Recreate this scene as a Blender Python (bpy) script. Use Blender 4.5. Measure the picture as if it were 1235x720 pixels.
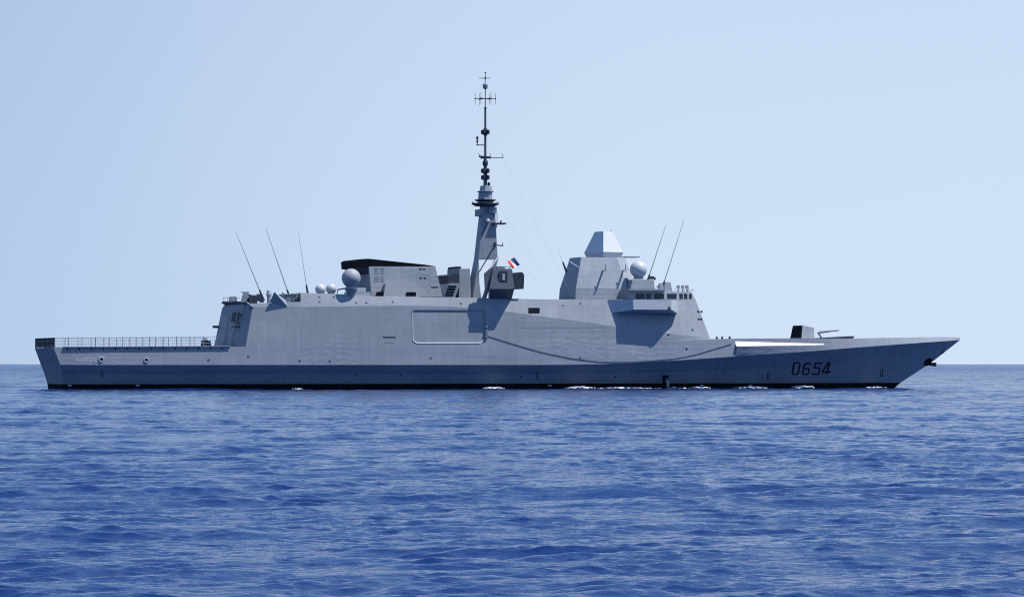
import bpy, bmesh, math, random
import numpy as np
from mathutils import Vector, Matrix
from mathutils.bvhtree import BVHTree

R = math.radians
random.seed(7)
scene = bpy.context.scene
col = scene.collection
for o in list(bpy.data.objects):
    bpy.data.objects.remove(o)

# ------------------------------------------------------------------ camera
FPX, CX, HY, EYE = 4700.0, 617.5, 439.0, 3.6      # focal length in photo pixels, centre column, horizon row, eye height (m)
cam_d = bpy.data.cameras.new('camera')
cam = bpy.data.objects.new('camera', cam_d)
col.objects.link(cam)
cam_d.sensor_width = 36.0
cam_d.lens = FPX * 36.0 / 1235.0
cam_d.shift_y = (HY - 360.0) / 1235.0
cam_d.clip_start = 1.0
cam_d.clip_end = 120000.0
cam.location = (0, 0, EYE)
cam.rotation_euler = (R(90), 0, 0)
scene.camera = cam

# ------------------------------------------------------------------ light
YAW, DIST = R(16.0), 580.0                        # ship's heading away from the picture plane, distance amidships
SUN_S, SUN_B, SUN_Z = 0.40, 0.20, 0.895           # towards the sun: forward, starboard, up
fw = Vector((math.cos(YAW), math.sin(YAW), 0))
sb = Vector((math.sin(YAW), -math.cos(YAW), 0))
sun_dir = (fw * SUN_S + sb * SUN_B + Vector((0, 0, SUN_Z))).normalized()
sun_el = math.asin(sun_dir.z)
sun_az = math.atan2(sun_dir.x, sun_dir.y)

SKY_SUN, SKY_AWAY, SKY_HIGH, SKY_BACK = (2.05, 1.58, 1.31), (1.36, 1.20, 1.115), (1.12, 1.26, 1.44), (0.98, 1.04, 1.08)   # tint of the sky on the sun's side, away from it, overhead and behind the camera (both unseen, tuned for fill light)
world = bpy.data.worlds.new('World')
scene.world = world
world.use_nodes = True
nt = world.node_tree
nt.nodes.clear()
wo = nt.nodes.new('ShaderNodeOutputWorld')
bg = nt.nodes.new('ShaderNodeBackground')
sky = nt.nodes.new('ShaderNodeTexSky')
sky.sky_type = 'NISHITA'
sky.sun_disc = False
sky.sun_elevation = sun_el
sky.sun_rotation = sun_az
sky.altitude = 0
sky.air_density = 1.0
sky.dust_density = 0.0
sky.ozone_density = 2.0
bg.inputs['Strength'].default_value = 0.10
# the day's haze: near the horizon the sky is even, so the lookup direction never goes lower than a few degrees
def wn(kind, **kw):
    n_ = nt.nodes.new(kind)
    for k_, v_ in kw.items(): setattr(n_, k_, v_)
    return n_
wtc = wn('ShaderNodeTexCoord'); wsp = wn('ShaderNodeSeparateXYZ'); wcb = wn('ShaderNodeCombineXYZ')
nt.links.new(wtc.outputs['Generated'], wsp.inputs[0])
wm1 = wn('ShaderNodeMath', operation='MULTIPLY'); wm2 = wn('ShaderNodeMath', operation='ADD'); wm3 = wn('ShaderNodeMath', operation='SQRT')
nt.links.new(wsp.outputs['Z'], wm1.inputs[0]); nt.links.new(wsp.outputs['Z'], wm1.inputs[1])
nt.links.new(wm1.outputs[0], wm2.inputs[0]); wm2.inputs[1].default_value = 0.20 ** 2
nt.links.new(wm2.outputs[0], wm3.inputs[0])
nt.links.new(wsp.outputs['X'], wcb.inputs['X']); nt.links.new(wsp.outputs['Y'], wcb.inputs['Y']); nt.links.new(wm3.outputs[0], wcb.inputs['Z'])
nt.links.new(wcb.outputs[0], sky.inputs['Vector'])
# paler towards the sun's side, deeper blue away from it
wmr = wn('ShaderNodeMapRange', interpolation_type='SMOOTHSTEP')
wmr.inputs['From Min'].default_value = -0.22; wmr.inputs['From Max'].default_value = 0.05
nt.links.new(wsp.outputs['X'], wmr.inputs['Value'])
wti = wn('ShaderNodeMix', data_type='RGBA')
wti.inputs[6].default_value = SKY_AWAY + (1,); wti.inputs[7].default_value = SKY_SUN + (1,)
nt.links.new(wmr.outputs[0], wti.inputs['Factor'])
whi = wn('ShaderNodeMapRange', interpolation_type='SMOOTHSTEP')      # the pale haze belt ends some way up
whi.inputs['From Min'].default_value = 0.09; whi.inputs['From Max'].default_value = 0.20
nt.links.new(wsp.outputs['Z'], whi.inputs['Value'])
wt2 = wn('ShaderNodeMix', data_type='RGBA'); wt2.inputs[7].default_value = SKY_HIGH + (1,)
wbk = wn('ShaderNodeMapRange', interpolation_type='SMOOTHSTEP')
wbk.inputs['From Min'].default_value = 0.75; wbk.inputs['From Max'].default_value = -0.1
nt.links.new(wsp.outputs['Y'], wbk.inputs['Value'])
wt3 = wn('ShaderNodeMix', data_type='RGBA'); wt3.inputs[7].default_value = SKY_BACK + (1,)
nt.links.new(wbk.outputs[0], wt3.inputs['Factor']); nt.links.new(wti.outputs[2], wt3.inputs[6])
nt.links.new(whi.outputs[0], wt2.inputs['Factor']); nt.links.new(wt3.outputs[2], wt2.inputs[6])
wmx = wn('ShaderNodeMix', data_type='RGBA', blend_type='MULTIPLY'); wmx.inputs['Factor'].default_value = 1.0
nt.links.new(sky.outputs[0], wmx.inputs[6]); nt.links.new(wt2.outputs[2], wmx.inputs[7])
nt.links.new(wmx.outputs[2], bg.inputs['Color'])
nt.links.new(bg.outputs[0], wo.inputs['Surface'])

sun_l = bpy.data.lights.new('sun', 'SUN')
sun_l.energy = 4.7
sun_l.angle = R(0.5)
sun_l.color = (1.0, 0.96, 0.9)
sun_o = bpy.data.objects.new('sun', sun_l)
col.objects.link(sun_o)
sun_o.rotation_euler = sun_dir.to_track_quat('Z', 'Y').to_euler()

scene.render.engine = 'CYCLES'
scene.cycles.use_denoising = False
scene.cycles.filter_width = 1.15
scene.cycles.caustics_reflective = False
scene.cycles.sample_clamp_indirect = 0.10
scene.cycles.sample_clamp_direct = 3.0
scene.view_settings.view_transform = 'Standard'
scene.view_settings.look = 'None'
scene.view_settings.gamma = 1.0
scene.view_settings.use_curve_mapping = False
scene.view_settings.exposure = 0.35

# ------------------------------------------------------------------ materials
def new_mat(name):
    m = bpy.data.materials.new(name)
    m.use_nodes = True
    t = m.node_tree
    p = t.nodes['Principled BSDF']
    return m, t, p

def simple(name, colr, rough=0.55, metal=0.0, var=0.12, scale=1.5):
    m, t, p = new_mat(name)
    tc = t.nodes.new('ShaderNodeTexCoord')
    nz = t.nodes.new('ShaderNodeTexNoise')
    nz.inputs['Scale'].default_value = scale
    nz.inputs['Detail'].default_value = 5
    t.links.new(tc.outputs['Object'], nz.inputs['Vector'])
    rp = t.nodes.new('ShaderNodeValToRGB')
    rp.color_ramp.elements[0].position = 0.3
    rp.color_ramp.elements[1].position = 0.7
    rp.color_ramp.elements[0].color = tuple(c * (1 - var) for c in colr) + (1,)
    rp.color_ramp.elements[1].color = tuple(min(1, c * (1 + var)) for c in colr) + (1,)
    t.links.new(nz.outputs['Fac'], rp.inputs['Fac'])
    t.links.new(rp.outputs['Color'], p.inputs['Base Color'])
    p.inputs['Roughness'].default_value = rough
    if max(colr) < 0.1 and rough > .3: p.inputs['Specular IOR Level'].default_value = 0.04
    p.inputs['Metallic'].default_value = metal
    return m

def plating(name, colr, dent=0.03, seam=0.965):
    """painted steel plate: plate-to-plate tone, seams, streaks, oil-canning between the stiffeners"""
    m, t, p = new_mat(name)
    L = t.links.new
    tc = t.nodes.new('ShaderNodeTexCoord')
    sp = t.nodes.new('ShaderNodeSeparateXYZ')
    L(tc.outputs['Object'], sp.inputs[0])
    cb = t.nodes.new('ShaderNodeCombineXYZ')            # (fore-aft, height) plane
    L(sp.outputs['X'], cb.inputs['X']); L(sp.outputs['Z'], cb.inputs['Y'])
    br = t.nodes.new('ShaderNodeTexBrick')
    br.offset = 0.37
    br.inputs['Scale'].default_value = 1.0
    br.inputs['Brick Width'].default_value = 7.3
    br.inputs['Row Height'].default_value = 2.45
    br.inputs['Mortar Size'].default_value = 0.03
    br.inputs['Color1'].default_value = (0.93, 0.945, 0.96, 1)
    br.inputs['Color2'].default_value = (1.06, 1.05, 1.035, 1)
    br.inputs['Mortar'].default_value = (seam, seam, seam, 1)
    L(cb.outputs[0], br.inputs['Vector'])
    # rain streaks and grime
    mp = t.nodes.new('ShaderNodeMapping')
    mp.inputs['Scale'].default_value = (1.6, 1.6, 0.12)
    L(tc.outputs['Object'], mp.inputs['Vector'])
    n1 = t.nodes.new('ShaderNodeTexNoise')
    n1.inputs['Scale'].default_value = 1.0; n1.inputs['Detail'].default_value = 6
    L(mp.outputs[0], n1.inputs['Vector'])
    r1 = t.nodes.new('ShaderNodeMapRange')
    r1.inputs['From Min'].default_value = 0.3; r1.inputs['From Max'].default_value = 0.75
    r1.inputs['To Min'].default_value = 1.05; r1.inputs['To Max'].default_value = 0.90
    L(n1.outputs['Fac'], r1.inputs['Value'])
    n2 = t.nodes.new('ShaderNodeTexNoise')
    n2.inputs['Scale'].default_value = 0.11; n2.inputs['Detail'].default_value = 4
    L(tc.outputs['Object'], n2.inputs['Vector'])
    r2 = t.nodes.new('ShaderNodeMapRange')
    r2.inputs['From Min'].default_value = 0.3; r2.inputs['From Max'].default_value = 0.7
    r2.inputs['To Min'].default_value = 0.93; r2.inputs['To Max'].default_value = 1.07
    L(n2.outputs['Fac'], r2.inputs['Value'])
    mu = t.nodes.new('ShaderNodeMath'); mu.operation = 'MULTIPLY'
    L(r1.outputs[0], mu.inputs[0]); L(r2.outputs[0], mu.inputs[1])
    mx = t.nodes.new('ShaderNodeMix'); mx.data_type = 'RGBA'; mx.blend_type = 'MULTIPLY'
    mx.inputs['Factor'].default_value = 1.0
    mx.inputs[6].default_value = tuple(colr) + (1,)
    L(br.outputs['Color'], mx.inputs[7])
    mx2 = t.nodes.new('ShaderNodeMix'); mx2.data_type = 'RGBA'; mx2.blend_type = 'MULTIPLY'
    mx2.inputs['Factor'].default_value = 1.0
    L(mx.outputs[2], mx2.inputs[6]); L(mu.outputs[0], mx2.inputs[7])
    L(mx2.outputs[2], p.inputs['Base Color'])
    p.inputs['Roughness'].default_value = 0.75
    p.inputs['Specular IOR Level'].default_value = 0.2
    # oil-canning
    def mth(op, a, b_=None):
        q = t.nodes.new('ShaderNodeMath'); q.operation = op
        for k_, v_ in enumerate((a, b_)):
            if v_ is None: continue
            if isinstance(v_, (int, float)): q.inputs[k_].default_value = v_
            else: L(v_, q.inputs[k_])
        return q.outputs[0]
    wv = t.nodes.new('ShaderNodeTexNoise'); wv.inputs['Scale'].default_value = 0.35; wv.inputs['Detail'].default_value = 3
    L(tc.outputs['Object'], wv.inputs['Vector'])
    frames = mth('SINE', mth('ADD', mth('MULTIPLY', sp.outputs['X'], math.pi / 2.3), mth('MULTIPLY', wv.outputs['Fac'], 6.0)))
    frames = mth('MULTIPLY', frames, frames)
    longs = mth('SINE', mth('ADD', mth('MULTIPLY', sp.outputs['Z'], 2 * math.pi / 0.82), mth('MULTIPLY', wv.outputs['Fac'], 11.0)))
    pil = mth('MULTIPLY', frames, longs)
    n3 = t.nodes.new('ShaderNodeTexNoise'); n3.inputs['Scale'].default_value = 0.5; n3.inputs['Detail'].default_value = 3
    L(tc.outputs['Object'], n3.inputs['Vector'])
    fair = mth('ADD', mth('MULTIPLY', pil, 0.14), mth('MULTIPLY', n3.outputs['Fac'], 1.3))
    n4 = t.nodes.new('ShaderNodeTexNoise')             # where plates are dented, where they are fair
    n4.inputs['Scale'].default_value = 0.07; n4.inputs['Detail'].default_value = 1
    L(tc.outputs['Object'], n4.inputs['Vector'])
    r4 = t.nodes.new('ShaderNodeMapRange')
    r4.inputs['From Min'].default_value = 0.50; r4.inputs['From Max'].default_value = 0.66
    r4.inputs['To Min'].default_value = 0.10; r4.inputs['To Max'].default_value = 1.0
    L(n4.outputs['Fac'], r4.inputs['Value'])
    mh = t.nodes.new('ShaderNodeMath'); mh.operation = 'MULTIPLY'
    L(fair, mh.inputs[0]); L(r4.outputs[0], mh.inputs[1])
    bp = t.nodes.new('ShaderNodeBump')
    bp.inputs['Strength'].default_value = 1.0
    bp.inputs['Distance'].default_value = dent
    L(mh.outputs[0], bp.inputs['Height'])
    L(bp.outputs[0], p.inputs['Normal'])
    return m

GREY = (0.235, 0.266, 0.308)
M = {}
M['hull'] = plating('ship_grey_plating', GREY, dent=0.052)
M['super'] = plating('superstructure_grey_plating', (0.25, 0.278, 0.312), dent=0.06)
M['tower'] = plating('tower_grey_plating', (0.30, 0.335, 0.375), dent=0.06)
M['light'] = simple('light_grey_paint', (0.40, 0.43, 0.47), 0.5, var=0.06)
M['grey'] = simple('fitting_grey_paint', (0.24, 0.27, 0.31), 0.5, var=0.1)
M['mast'] = simple('mast_grey_paint', (0.19, 0.22, 0.26), 0.55, var=0.12)
M['dark'] = simple('dark_fitting_paint', (0.045, 0.055, 0.075), 0.6, var=0.2)
M['cabin'] = simple('dark_grey_cabin_paint', (0.085, 0.10, 0.125), 0.55, var=0.12)
M['dome'] = simple('grey_radome_paint', (0.27, 0.29, 0.32), 0.55, var=0.06)
M['rdr'] = simple('pale_radar_paint', (0.54, 0.565, 0.59), 0.5, var=0.04)
M['black'] = simple('soot_black_paint', (0.007, 0.009, 0.013), 0.7, var=0.3)
M['boot'] = simple('boot_topping_black', (0.009, 0.010, 0.013), 0.9, var=0.3)
M['deck'] = simple('deck_grey_nonslip', (0.12, 0.13, 0.145), 0.85, var=0.15)
M['white'] = simple('white_radome_gelcoat', (0.47, 0.49, 0.51), 0.4, var=0.04)
M['frame'] = simple('pale_frame_paint', (0.37, 0.40, 0.43), 0.6, var=0.08)
M['glass'] = simple('dark_window_glass', (0.010, 0.013, 0.018), 0.12, var=0.2)
M['num'] = simple('black_number_paint', (0.016, 0.020, 0.032), 0.6, var=0.1)
M['lettering'] = simple('white_lettering_paint', (0.55, 0.57, 0.60), 0.6, var=0.05)
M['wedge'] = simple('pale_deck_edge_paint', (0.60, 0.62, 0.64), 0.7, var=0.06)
M['rope'] = simple('tarred_rope', (0.05, 0.05, 0.06), 0.9, var=0.2)
M['wire'] = simple('grey_wire', (0.42, 0.45, 0.5), 0.5, var=0.1)
M['rust'] = simple('rust_stain', (0.2, 0.13, 0.09), 0.8, var=0.3)

# ------------------------------------------------------------------ geometry helpers
class MB:
    """collects faces given in ship coordinates (forward s, starboard b, up z); mirrored to Blender's y = -b"""
    def __init__(self):
        self.v, self.f, self.m = [], [], []
    def add(self, pts):
        i = len(self.v)
        self.v += [(p[0], -p[1], p[2]) for p in pts]
        return list(range(i, i + len(pts)))
    def face(self, pts, mi=0):
        self.f.append(self.add(pts)); self.m.append(mi); return self
    def prism(self, a, b_, mi=0):
        """closed solid between two polygons of equal length"""
        n = len(a)
        ia, ib = self.add(a), self.add(b_)
        self.f.append(ia[::-1]); self.f.append(ib); self.m += [mi, mi]
        for k in range(n):
            j = (k + 1) % n
            self.f.append([ia[k], ia[j], ib[j], ib[k]]); self.m.append(mi)
        return self
    def box(self, c, d, mi=0, rz=0.0, taper=1.0):
        def ring(z, k):
            out = []
            for x, y in ((-1, -1), (1, -1), (1, 1), (-1, 1)):
                lx, ly = x * d[0] / 2 * k, y * d[1] / 2 * k
                out.append((c[0] + lx * math.cos(rz) - ly * math.sin(rz), c[1] + lx * math.sin(rz) + ly * math.cos(rz), z))
            return out
        return self.prism(ring(c[2] - d[2] / 2, 1), ring(c[2] + d[2] / 2, taper), mi)
    def tube(self, p, q, r0, r1=None, n=8, mi=0):
        r1 = r0 if r1 is None else r1
        p, q = Vector(p), Vector(q)
        d = (q - p).normalized()
        a = d.orthogonal().normalized(); b_ = d.cross(a)
        ring = lambda c, r: [tuple(c + (a * math.cos(2 * math.pi * k / n) + b_ * math.sin(2 * math.pi * k / n)) * r) for k in range(n)]
        return self.prism(ring(p, r0), ring(q, r1), mi)
    def path(self, pts, r, n=6, mi=0):
        for p, q in zip(pts[:-1], pts[1:]):
            self.tube(p, q, r, r, n, mi)
        return self
    def lathe(self, c, prof, n=20, mi=0):
        """prof: list of (radius, height) about the vertical axis through c"""
        rings = []
        for r, h in prof:
            rings.append(self.add([(c[0] + max(r, 1e-3) * math.cos(2 * math.pi * k / n), c[1] + max(r, 1e-3) * math.sin(2 * math.pi * k / n), c[2] + h) for k in range(n)]))
        for ra, rb in zip(rings[:-1], rings[1:]):
            for k in range(n):
                j = (k + 1) % n
                self.f.append([ra[k], ra[j], rb[j], rb[k]]); self.m.append(mi)
        self.f.append(rings[0][::-1]); self.f.append(rings[-1]); self.m += [mi, mi]
        return self
    def sphere(self, c, r, mi=0, n=28, cut=-1.0):
        prof = []
        for k in range(17):
            a = -math.pi / 2 + math.pi * k / 16
            if math.sin(a) >= cut - 1e-6:
                prof.append((r * math.cos(a), r * math.sin(a)))
        return self.lathe(c, prof, n, mi)
    def loft_sym(self, levels, mi=0, skip=(), cap=True, mcap=None):
        """levels: lists of starboard points (s,b,z) aft to fore, bottom level first; mirrored to port and closed"""
        mcap = mi if mcap is None else mcap
        n = len(levels[0])
        S = [self.add(l) for l in levels]
        P = [self.add([(p[0], -p[1], p[2]) for p in l]) for l in levels]
        for k in range(len(levels) - 1):
            for i in range(n - 1):
                if (k, i) in skip: continue
                for X in (S, P):
                    self.f.append([X[k][i], X[k][i + 1], X[k + 1][i + 1], X[k + 1][i]]); self.m.append(mi)
            for i in (0, n - 1):
                self.f.append([S[k][i], P[k][i], P[k + 1][i], S[k + 1][i]]); self.m.append(mi)
        if cap:
            for i in range(n - 1):
                self.f.append([S[-1][i], S[-1][i + 1], P[-1][i + 1], P[-1][i]]); self.m.append(mcap)
                self.f.append([S[0][i], S[0][i + 1], P[0][i + 1], P[0][i]]); self.m.append(mi)
        return self
    def build(self, name, mat, parent=None, smooth=False, fix=True, merge=True):
        me = bpy.data.meshes.new(name)
        bm = bmesh.new()
        vs = [bm.verts.new(p) for p in self.v]
        for f, mi in zip(self.f, self.m):
            try:
                fc = bm.faces.new([vs[k] for k in f])
            except ValueError:
                continue
            fc.material_index = mi
            fc.smooth = smooth
        if merge:
            bmesh.ops.remove_doubles(bm, verts=bm.verts, dist=1e-4)
            bmesh.ops.dissolve_degenerate(bm, edges=bm.edges, dist=1e-4)
        if fix:
            bmesh.ops.recalc_face_normals(bm, faces=bm.faces)
        bm.to_mesh(me); bm.free()
        for mt in (mat if isinstance(mat, (list, tuple)) else [mat]):
            me.materials.append(mt)
        o = bpy.data.objects.new(name, me)
        col.objects.link(o)
        if parent is not None:
            o.parent = parent
        return o

def tag(o, label=None, cat=None, group=None, kind=None):
    if label: o['label'] = label
    if cat: o['category'] = cat
    if group: o['group'] = group
    if kind: o['kind'] = kind
    return o

def ship_pt(px, py, b):
    """a measurement read off the photograph, put on the ship's fore-and-aft plane b metres to starboard"""
    u = (px - CX) / FPX; v = (HY - py) / FPX
    s_, c_ = math.sin(YAW), math.cos(YAW)
    t = (b - c_ * DIST) / (s_ * u - c_)
    return (c_ * t * u + s_ * (t - DIST), b, EYE + t * v)
def ST(px, b): return ship_pt(px, HY, b)[0]
def HT(px, py, b): return ship_pt(px, py, b)[2]

def hermite(pts):
    xs = [p[0] for p in pts]; ys = [p[1] for p in pts]; n = len(xs)
    d = [(ys[i + 1] - ys[i]) / (xs[i + 1] - xs[i]) for i in range(n - 1)]
    mm = [d[0]] + [0.0 if d[i - 1] * d[i] < 0 else (d[i - 1] + d[i]) / 2 for i in range(1, n - 1)] + [d[-1]]
    def fn(x):
        if x <= xs[0]: return ys[0]
        if x >= xs[-1]: return ys[-1]
        i = max(k for k in range(n - 1) if xs[k] <= x)
        h = xs[i + 1] - xs[i]; t = (x - xs[i]) / h
        return ((2*t**3 - 3*t**2 + 1) * ys[i] + (t**3 - 2*t**2 + t) * h * mm[i]
                + (-2*t**3 + 3*t**2) * ys[i + 1] + (t**3 - t**2) * h * mm[i + 1])
    return fn

# ------------------------------------------------------------------ the frigate
ship = bpy.data.objects.new('frigate', None)
col.objects.link(ship)
ship.location = (0, DIST, 0)
ship.rotation_euler = (0, 0, YAW)
tag(ship, 'grey naval frigate with tall mast and black number D654 on its bow', 'warship')

TL = math.tan(R(6.0))                               # tumblehome above the knuckle
BOW = ST(1158, 0.1); STERN = ST(64.5, 8.4)
bK = hermite([(STERN, 8.7), (-58, 9.3), (-40, 9.9), (-10, 10.0), (14, 9.95), (28, 9.3), (40, 8.0), (50, 6.2), (58, 4.35), (64, 2.65), (BOW, 0.12)])
bW = hermite([(STERN, 6.9), (-58, 7.3), (-40, 7.7), (-10, 7.8), (8, 7.4), (24, 6.1), (38, 4.5), (50, 2.7), (60, 1.35), (65, .7), (BOW, .06)])
def curve(pairs, bf):
    out = []
    for px, py in pairs:
        s = ST(px, 8)
        for _ in range(4): s = ST(px, bf(s))
        out.append((s, HT(px, py, bf(s))))
    return hermite(out)
zK = curve([(64.5, 440), (300, 440), (650, 440), (740, 438.6), (800, 435.6), (860, 431.6), (920, 427.4), (990, 422.6), (1026, 419.6), (1090, 414.8), (1158, 410)], bK)
zD = curve([(64.5, 419), (278, 418), (650, 417.5), (760, 413.5), (860, 409), (1031, 408), (1145, 406.4), (1158, 407.2)], bK)
def bD(s):
    t = min(1.0, max(0.0, (s - 42) / 25.0))
    return max(bK(s) - (TL + 0.75 * t * t) * (zD(s) - zK(s)), bK(s) * .12, 0.05)
def wall_b(s, z): return bK(s) - TL * (z - zK(s))

S886 = ST(886, 8.3); S995 = ST(997, 6.0)
stn = sorted(set([STERN + (BOW - STERN) * k / 120 for k in range(121)] + [S886 - 0.01, S886, S995]))
rows = [[] for _ in range(7)]
for s in stn:
    w = max(0.0, (s - 22) / (BOW - 22)); wb = w * w * (0.35 + 0.65 * w)
    ws = max(0.0, (STERN + 8 - s) / 8)
    zk, zd, bk, bd = zK(s), zD(s), bK(s), bD(s)
    rows[0].append((s - 13.5 * wb + 1.9 * ws, bW(s) * 0.86, -2.2))
    rows[1].append((s - 9.8 * wb + 1.6 * ws, bW(s), 0.74))
    bm_ = bW(s) + (bk - bW(s)) * (0.40 + 0.06 * w)
    rows[2].append((s - 4.5 * wb + 1.3 * ws, bm_, 0.74 + (zk - 0.74) * 0.5))
    rows[3].append((s + 0.95 * ws, bk, zk))
    k2 = (bk + (bd - bk) * 0.45, zk + (zd - zk) * 0.45)
    k3 = (bk + (bd - bk) * 0.7, zk + (zd - zk) * 0.7)
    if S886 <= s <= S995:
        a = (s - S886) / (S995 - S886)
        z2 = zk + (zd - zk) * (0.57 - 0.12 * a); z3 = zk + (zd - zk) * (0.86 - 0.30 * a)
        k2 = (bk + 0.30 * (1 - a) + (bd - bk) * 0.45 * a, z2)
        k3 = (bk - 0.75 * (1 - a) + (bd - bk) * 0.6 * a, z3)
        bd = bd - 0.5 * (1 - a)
    rows[4].append((s + .52 * ws, max(k2[0], .05), k2[1]))
    rows[5].append((s + .28 * ws, max(k3[0], .05), k3[1]))
    rows[6].append((s, bd, zd))
hm = MB()
n = len(stn)
for sgn in (1, -1):
    for k in range(6):
        ra = hm.add([(p[0], p[1] * sgn, p[2]) for p in rows[k]])
        rb = hm.add([(p[0], p[1] * sgn, p[2]) for p in rows[k + 1]])
        for i in range(n - 1):
            hm.f.append([ra[i], ra[i + 1], rb[i + 1], rb[i]] if sgn > 0 else [ra[i], rb[i], rb[i + 1], ra[i + 1]])
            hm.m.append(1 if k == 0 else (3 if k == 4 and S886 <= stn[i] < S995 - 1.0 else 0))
A = rows[-1]
for i in range(n - 1):                                 # deck
    hm.face([A[i], A[i + 1], (A[i + 1][0], -A[i + 1][1], A[i + 1][2]), (A[i][0], -A[i][1], A[i][2])], 2)
for k in range(6):                                     # transom
    p, q = rows[k][0], rows[k + 1][0]
    hm.face([p, (p[0], -p[1], p[2]), (q[0], -q[1], q[2]), q], 1 if k == 0 else 0)
    p, q = rows[k][-1], rows[k + 1][-1]
    hm.face([p, q, (q[0], -q[1], q[2]), (p[0], -p[1], p[2])], 1 if k == 0 else 0)
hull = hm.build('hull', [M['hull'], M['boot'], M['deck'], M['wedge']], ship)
for pl in hull.data.polygons:
    pl.use_smooth = True
bm = bmesh.new(); bm.from_mesh(hull.data)
for e in bm.edges:
    if len(e.link_faces) == 2 and e.calc_face_angle(0) > R(6): e.smooth = False
bm.to_mesh(hull.data); bm.free()

# ---- superstructure: hangar, flanks flush with the hull, bridge front
sup = MB()
fold = hermite([(300, 370), (364, 370), (560, 370.5), (650, 381), (738, 393), (803, 402), (857, 407.2)])
top = [(305, 366), (363.5, 364), (364, 353.2), (430, 355), (450, 357.2), (535, 358.3), (617, 360), (650, 361), (738, 361), (800, 361), (822, 361)]
pts = []                                               # (px at the fold, lean shift, top row)
for px, py in [(305, 366), (334, 365.2), (363.5, 364), (364.2, 353.2), (400, 354), (450, 357.2), (497.5, 358), (540, 358.6), (584, 359.4), (617, 360), (650, 361), (690, 361), (738, 361), (765, 361), (800, 361), (822, 361)]:
    s = ST(px, 9.3)
    zf = HT(px, fold(px), 9.2); bf = wall_b(s, zf)
    zt = HT(px, py, 8.6)
    pts.append([s, bf, zf, zt, px])
L0, La, Lb, L1, L2 = [], [], [], [], []
def add_station(s0, b0, sa, ba, za, zb_, s1, b1, z1, s2, b2, z2):
    L0.append((s0, b0, zD(s0) - 0.02)); L1.append((s1, b1, z1)); L2.append((s2, b2, z2))
    for L, zz in ((La, za), (Lb, zb_)):
        k = (zz - L0[-1][2]) / (z1 - L0[-1][2]); k = min(max(k, 0.02), 0.98)
        L.append((s0 + (s1 - s0) * k, b0 + (b1 - b0) * k, L0[-1][2] + (z1 - L0[-1][2]) * k))
ZA = HT(540, 413.5, 9.5); ZB = HT(540, 374.5, 9.3)
# chamfered after corner, leaning forward
sA0 = ST(296, 9.4); sA1 = ST(304.5, 8.9); sA2 = ST(306.5, 8.6)
zf = HT(300, 370, 9); zt = HT(305, 366, 8.7)
add_station(sA0 - 1.1, 7.7, 0, 0, ZA, ZB, sA1 - 1.1, 7.2, zf, sA2 - 1.1, 7.0, zt)
add_station(sA0, bD(sA0), 0, 0, ZA, ZB, sA1, wall_b(sA1, zf), zf, sA2, wall_b(sA2, zf) - 0.16, zt)
for s, bf, zf, zt, px in pts[1:]:
    s0 = s if px > 330 else s
    lean = 0.42
    b2 = bf - lean * (zt - zf) if px > 364 else bf - 0.2
    if px > 640: b2 = bf - (zt - zf) * (0.40 - 0.05 * min(1, (px - 640) / 100))
    zb_ = min(ZB, zf - 0.3)
    add_station(s0, bD(s0), 0, 0, min(ZA, zb_ - 1), zb_, s, bf, zf, s, b2, zt)
# bridge front: swept chamfer then flat face
sF0 = ST(857, 8.0)
zf = zD(sF0) + 0.25
add_station(sF0, min(8.15, bD(sF0) - .05), 0, 0, zf - .12, zf - .06, sF0 - .15, 8.0, zf, ST(839, 6.6), 6.5, HT(839, 361, 6.6))
add_station(sF0 + 1.3, 3.6, 0, 0, zf - .12, zf - .06, sF0 + 1.1, 3.5, zf, ST(839, 6.6) + 1.0, 3.0, HT(839, 361, 6.6))
DI = [i for i, p in enumerate(pts) if p[4] == 497.5][0] + 1   # station of the bay door's after edge (one chamfer station before pts)
skip = {(1, DI), (1, DI + 1)}
sup.loft_sym([L0, La, Lb, L1, L2], 0, skip, mcap=1)
# the bay recess, both sides
for sg in (1, -1):
    def inn(p, d=0.10): return (p[0], (p[1] - d) * sg, p[2])
    def out(p): return (p[0], p[1] * sg, p[2])
    a0, a1, a2 = La[DI], La[DI + 1], La[DI + 2]; c0, c1, c2 = Lb[DI], Lb[DI + 1], Lb[DI + 2]
    sup.face([inn(a0), inn(a1), inn(c1), inn(c0)], 0); sup.face([inn(a1), inn(a2), inn(c2), inn(c1)], 0)
    sup.face([out(a0), out(a1), inn(a1), inn(a0)]); sup.face([out(a1), out(a2), inn(a2), inn(a1)])
    sup.face([out(c0), out(c1), inn(c1), inn(c0)]); sup.face([out(c1), out(c2), inn(c2), inn(c1)])
    sup.face([out(a0), out(c0), inn(c0), inn(a0)]); sup.face([out(a2), out(c2), inn(c2), inn(a2)])
superstructure = sup.build('superstructure', [M['super'], M['deck']], ship)

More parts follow.
